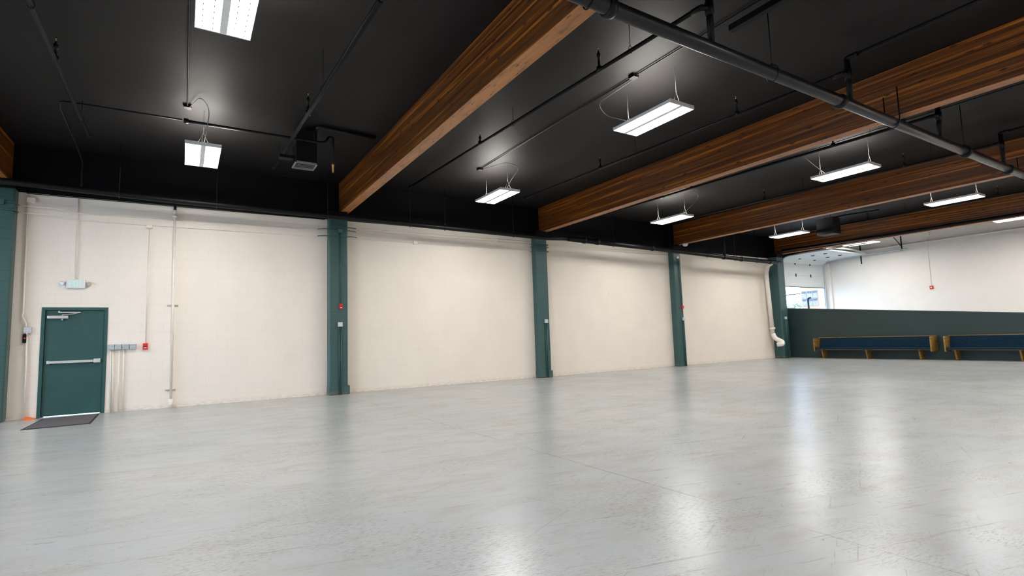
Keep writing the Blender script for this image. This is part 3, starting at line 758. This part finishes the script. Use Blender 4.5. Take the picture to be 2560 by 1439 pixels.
tag(MB().tube([(29.085, -4.33, 5.3), (29.085, -4.32, 2.88)], .009, 6).build('wall_conduit', 'cream_paint'), 'thin conduit dropping to the red alarm on the end wall', 'conduit')
tag(MB().box(29.06, 29.125, -4.43, -4.30, 5.02, 5.22, .005).build('junction_box', 'cream_paint'), 'cream box at the top of the end wall above the red alarm', 'electrical box')
green([(5.52, YP, 4.05), (5.53, YP, 2.25)], .012, 'green conduit dropping to the red alarm on the first full pilaster')
green([(18.12, YP, 4.1), (18.18, YP, 2.27)], .012, 'green conduit dropping from the white beacon to a red alarm')

def outlet(x, z, yb, w, h, lab, cols=2, mat='outlet', grp='outlet boxes', d=.06):
    t = thing('outlet_box', (x, yb, z - h / 2), lab, 'electrical box', grp)
    MB().box(x - w / 2, x + w / 2, yb - d, yb, z - h / 2, z + h / 2, .008).build('box', 'steel_box', t)
    MB().box(x - w / 2 + .004, x + w / 2 - .004, yb - d - .006, yb - d, z - h / 2 + .004, z + h / 2 - .004, .004).build('face_plate', mat, t)
    if cols:
        s = MB(); n = cols
        for c in range(n):
            cx = x + (c - (n - 1) / 2) * w * .46
            for dz in (-.022, .022):
                for q in (-.007, .007): s.box(cx + q - .0015, cx + q + .0015, yb - d - .0075, yb - d - .006, z + dz - .006, z + dz + .006)
        s.build('socket_slots', 'dark_slot', t)
    return t
outlet(-.375, 1.715, 0, .115, .115, 'pale double outlet box left of the exit door, above a black switch')
t = thing('switch_box', (-.415, 0, 1.47), 'black switch box with a red button left of the exit door', 'switch')
MB().box(-.445, -.375, -.06, 0, 1.465, 1.635, .006).build('body', 'black_matte', t)
MB().lathe((-.41, -.058, 1.555), (0, -1, 0), [(0, .016), (.014, .016), (.018, .012)], 12).build('button', 'button_red', t)
MB().tube([(-.38, -.045, 1.66), (-.405, -.045, 1.63)], .012, 8).build('nipple', 'brass', t)
for i, (x, lab, c) in enumerate(((.935, 'blank grey box, leftmost of the row right of the exit door', 0), (1.05, 'grey outlet box, second in the row right of the exit door', 1),
                                 (1.178, 'grey outlet box, third in the row right of the exit door', 2), (1.303, 'grey outlet box, rightmost of the row right of the exit door', 1))):
    outlet(x, 1.335, 0, .112, .112, lab, c, 'steel_box', 'row of grey boxes beside the exit door')
t = [conduit([(a, YW, 1.28), (b_, YW, 0)], r, lab) for a, b_, r, lab in ((.925, .955, .013, 'leftmost of the four short conduits under the grey boxes'), (.965, .995, .013, 'second of the four short conduits under the grey boxes'),
     (1.07, 1.085, .013, 'third of the four short conduits under the grey boxes'), (1.145, 1.165, .015, 'rightmost of the four short conduits under the grey boxes'))]
PB = [(5.515, 1.73, -.27, 'first full'), (11.835, 1.745, -.27, 'second full'), (18.205, 1.76, -.27, 'white-beacon'), (24.60, 1.74, -.45, 'corner')]
for x, z, yb, nm in PB:
    outlet(x, z, yb, .115, .115, 'pale square outlet box on the ' + nm + ' green pilaster')
    for k, q in enumerate((-.026, .026)):
        green([(x + q, yb - .022, z - .055), (x + q, yb - .022, 0)], .013, ('left' if k == 0 else 'right') + ' conduit under the outlet box of the ' + nm + ' pilaster')
# white beacon and dome detector
t = thing('alarm_beacon', (18.10, -.31, 4.02), 'small white oval beacon near the top of a green pilaster', 'alarm')
MB().lathe((18.10, -.272, 4.10), (0, -1, 0), [(0, .055), (.02, .06), (.045, .05), (.06, .025)], 16).build('body', 'white_enamel', t)
t = thing('dome_detector', (18.4, -.55, 4.5), 'white dome detector under the end of the third wooden beam', 'detector')
MB().lathe((18.385, -.45, 4.622), (0, 0, -1), [(0, .10), (.03, .105), (.07, .09), (.10, .05), (.108, .01)], 20).build('dome', 'white_enamel', t)

# exit sign
ex = thing('exit_sign', (.32, 0, 2.54), 'white exit sign with green letters and two round lamps above the green door', 'exit sign')
MB().box(.165, .475, -.055, 0, 2.545, 2.725, .016, seg=3).build('housing', 'exit_face', ex)
L = MB(); y0, y1 = -.0595, -.0552; zb, zt_ = 2.568, 2.705; hgt = zt_ - zb; s = .014
x = .218
L.box(x, x + s, y0, y1, zb, zt_)
for z in (zb, (zb + zt_) / 2 - s / 2, zt_ - s): L.box(x + s, x + .042, y0, y1, z, z + s)
x = .268
for sg in (1, -1):
    a = (x, x + .048) if sg == 1 else (x + .048, x)
    L.prism([(a[0] - .0 if sg == 1 else a[0] - s, zb), (a[0] + s if sg == 1 else a[0], zb), (a[1] if sg == 1 else a[1] + s, zt_), (a[1] - s if sg == 1 else a[1], zt_)], 1, y0 - .0003 * sg, y1)
x = .330
L.box(x, x + s, y0, y1, zb, zt_)
x = .358
L.box(x, x + .050, y0, y1, zt_ - s, zt_).box(x + .018, x + .032, y0, y1, zb, zt_ - s)
for v in L.bm.verts: v.co.x = .32 + (v.co.x - .313) * 1.12
L.build('letters', 'exit_letter', ex)
for sx_ in (-1, 1):
    cx = .32 + sx_ * .195
    MB().lathe((cx, -.012, 2.645), (sx_ * .35, -1, -.1), [(0, .016), (.02, .030), (.045, .040), (.055, .040), (.058, .034)], 20).tube([(.32 + sx_ * .15, -.03, 2.66), (cx, -.022, 2.65)], .009, 8).build('lamp_head', 'lamp_head', ex)

# ------------------------------------------------------------------ mat, wedge
mt = thing('door_mat', (.40, -1.03, 0), 'dark grey rectangular mat on the floor in front of the exit door', 'mat')
MB().prism([(-.055, -1.88), (.85, -1.81), (.80, -.16), (-.055, -.22)], 2, 0.0, .008).build('rubber_edge', 'mat_edge', mt)
MB().prism([(-.02, -1.84), (.82, -1.77), (.77, -.19), (-.02, -.25)], 2, .008, .013).build('carpet', 'mat', mt)
tag(MB().prism([(-.36, 0.0), (-.34, .05), (-.335, .055), (-.19, .012), (-.19, 0.0)], 1, -.14, -.04).build('door_wedge', 'orange'), 'bright orange wedge on the floor at the left foot of the exit door', 'door wedge')

# ------------------------------------------------------------------ pews
def make_pew():
    """built with its left end at y=0, running towards -y, back against x=25.2"""
    Lp = 4.13
    root = thing('pew', (24.9, 0, 0), 'navy cushioned oak pew in full view against the green half wall', 'pew', 'pews against the green half wall')
    for y in (-.01, -Lp + .05):
        MB().prism([(24.60, .30), (24.60, .80), (24.63, .83), (25.10, .83), (25.16, .86), (25.16, .36), (25.05, .30)], 1, y - .045, y).build('end_panel', 'oak', root)
    st = MB().prism([(24.61, .375), (24.60, .42), (24.63, .455), (24.95, .445), (25.06, .43), (25.06, .375)], 1, -.06, -Lp + .05)
    st.build('seat_cushion', 'fabric', root)
    MB().prism([(24.70, .345), (24.70, .375), (25.06, .375), (25.06, .345)], 1, -.06, -Lp + .05).build('seat_board', 'oak', root)
    MB().prism([(25.00, .40), (24.985, .47), (25.07, .835), (25.12, .835), (25.10, .40)], 1, -.06, -Lp + .05).build('back_cushion', 'fabric', root)
    MB().prism([(25.06, .835), (25.06, .86), (25.17, .86), (25.17, .835)], 1, -.0, -Lp + .0).prism([(25.12, .40), (25.13, .835), (25.16, .835), (25.14, .40)], 1, -.06, -Lp + .05).build('back_rail', 'oak', root)
    for y in (-.24, -1.91, -3.66):
        MB().prism([(24.72, .345), (25.06, .345), (25.10, 0.0), (24.83, 0.0), (24.80, .05)], 1, y - .05, y).build('leg', 'oak', root)
    return root
pew = make_pew()
p2 = copy_tree(pew)
pew.location = (24.9, -1.58, 0)
p2.location = (24.9, -6.05, 0); p2['label'] = 'navy cushioned oak pew cut by the right edge of the photo'

# ------------------------------------------------------------------ outdoors
struct(MB().box(-60, 140, .22, 120, -.3, -.03).box(-60, XL - .3, -60, .22, -.3, -.03).build('ground', 'asphalt'), 'pavement outside')
bd = thing('building', (56, 11, -.03), 'peach building with a grid of blue windows seen through the open overhead door', 'building')
MB().box(52, 60, 8, 14.05, -.03, 9).build('wall', 'stucco', bd)
for r_ in range(2):
    for c in range(3):
        y = 13.97 - (c + 1) * .50; z = 3.33 + r_ * .72
        w = MB().box(51.96, 52, y, y + .47, z, z + .69).build('window', 'pane', bd)
        MB().box(51.95, 51.96, y + .03, y + .44, z + .47, z + .66).build('dark_pane', 'pane_dark', w)
tag(MB().tube([(44, 9.04, -.03), (44, 9.04, 3.5), (44, 8.98, 3.62), (44, 8.8, 3.64)], .07, 8, .05).build('lamp_post', 'black_pipe'), 'dark post outside in front of the blue windows', 'post')
tag(MB().tube([(58, 14.06, 5.25), (59, 17.5, 5.02), (60, 21, 5.05), (61, 30, 5.6)], .05, 6).build('overhead_wire', 'black_pipe'), 'dark wire crossing the bright sky outside', 'wire')
tr = thing('tree', (58, 18.8, -.03), 'pale washed-out tree outside, left of the peach building', 'tree')
random.seed(4)
MB().tube([(58, 18.8, -.03), (58, 18.8, 3.5)], [.2, .1], 8).build('trunk', 'bark', tr)
lf = MB()
for k in range(900):
    a = random.uniform(0, 6.28); u = random.uniform(-1, 1); rr = random.random() ** .4
    c = Vector((58 + 1.5 * rr * math.cos(a), 18.8 + 3.2 * rr * math.sin(a) * math.sqrt(1 - u * u), 3.1 + 1.2 * rr * u))
    n = Vector((random.uniform(-1, 1), random.uniform(-1, 1), random.uniform(-1, 1))).normalized()
    p = n.orthogonal().normalized() * .16; q = n.cross(p)
    lf.bm.faces.new([lf.bm.verts.new(c + v) for v in (p, q * .6, -p, -q * .6)])
lf.build('foliage', 'leaf', tr)
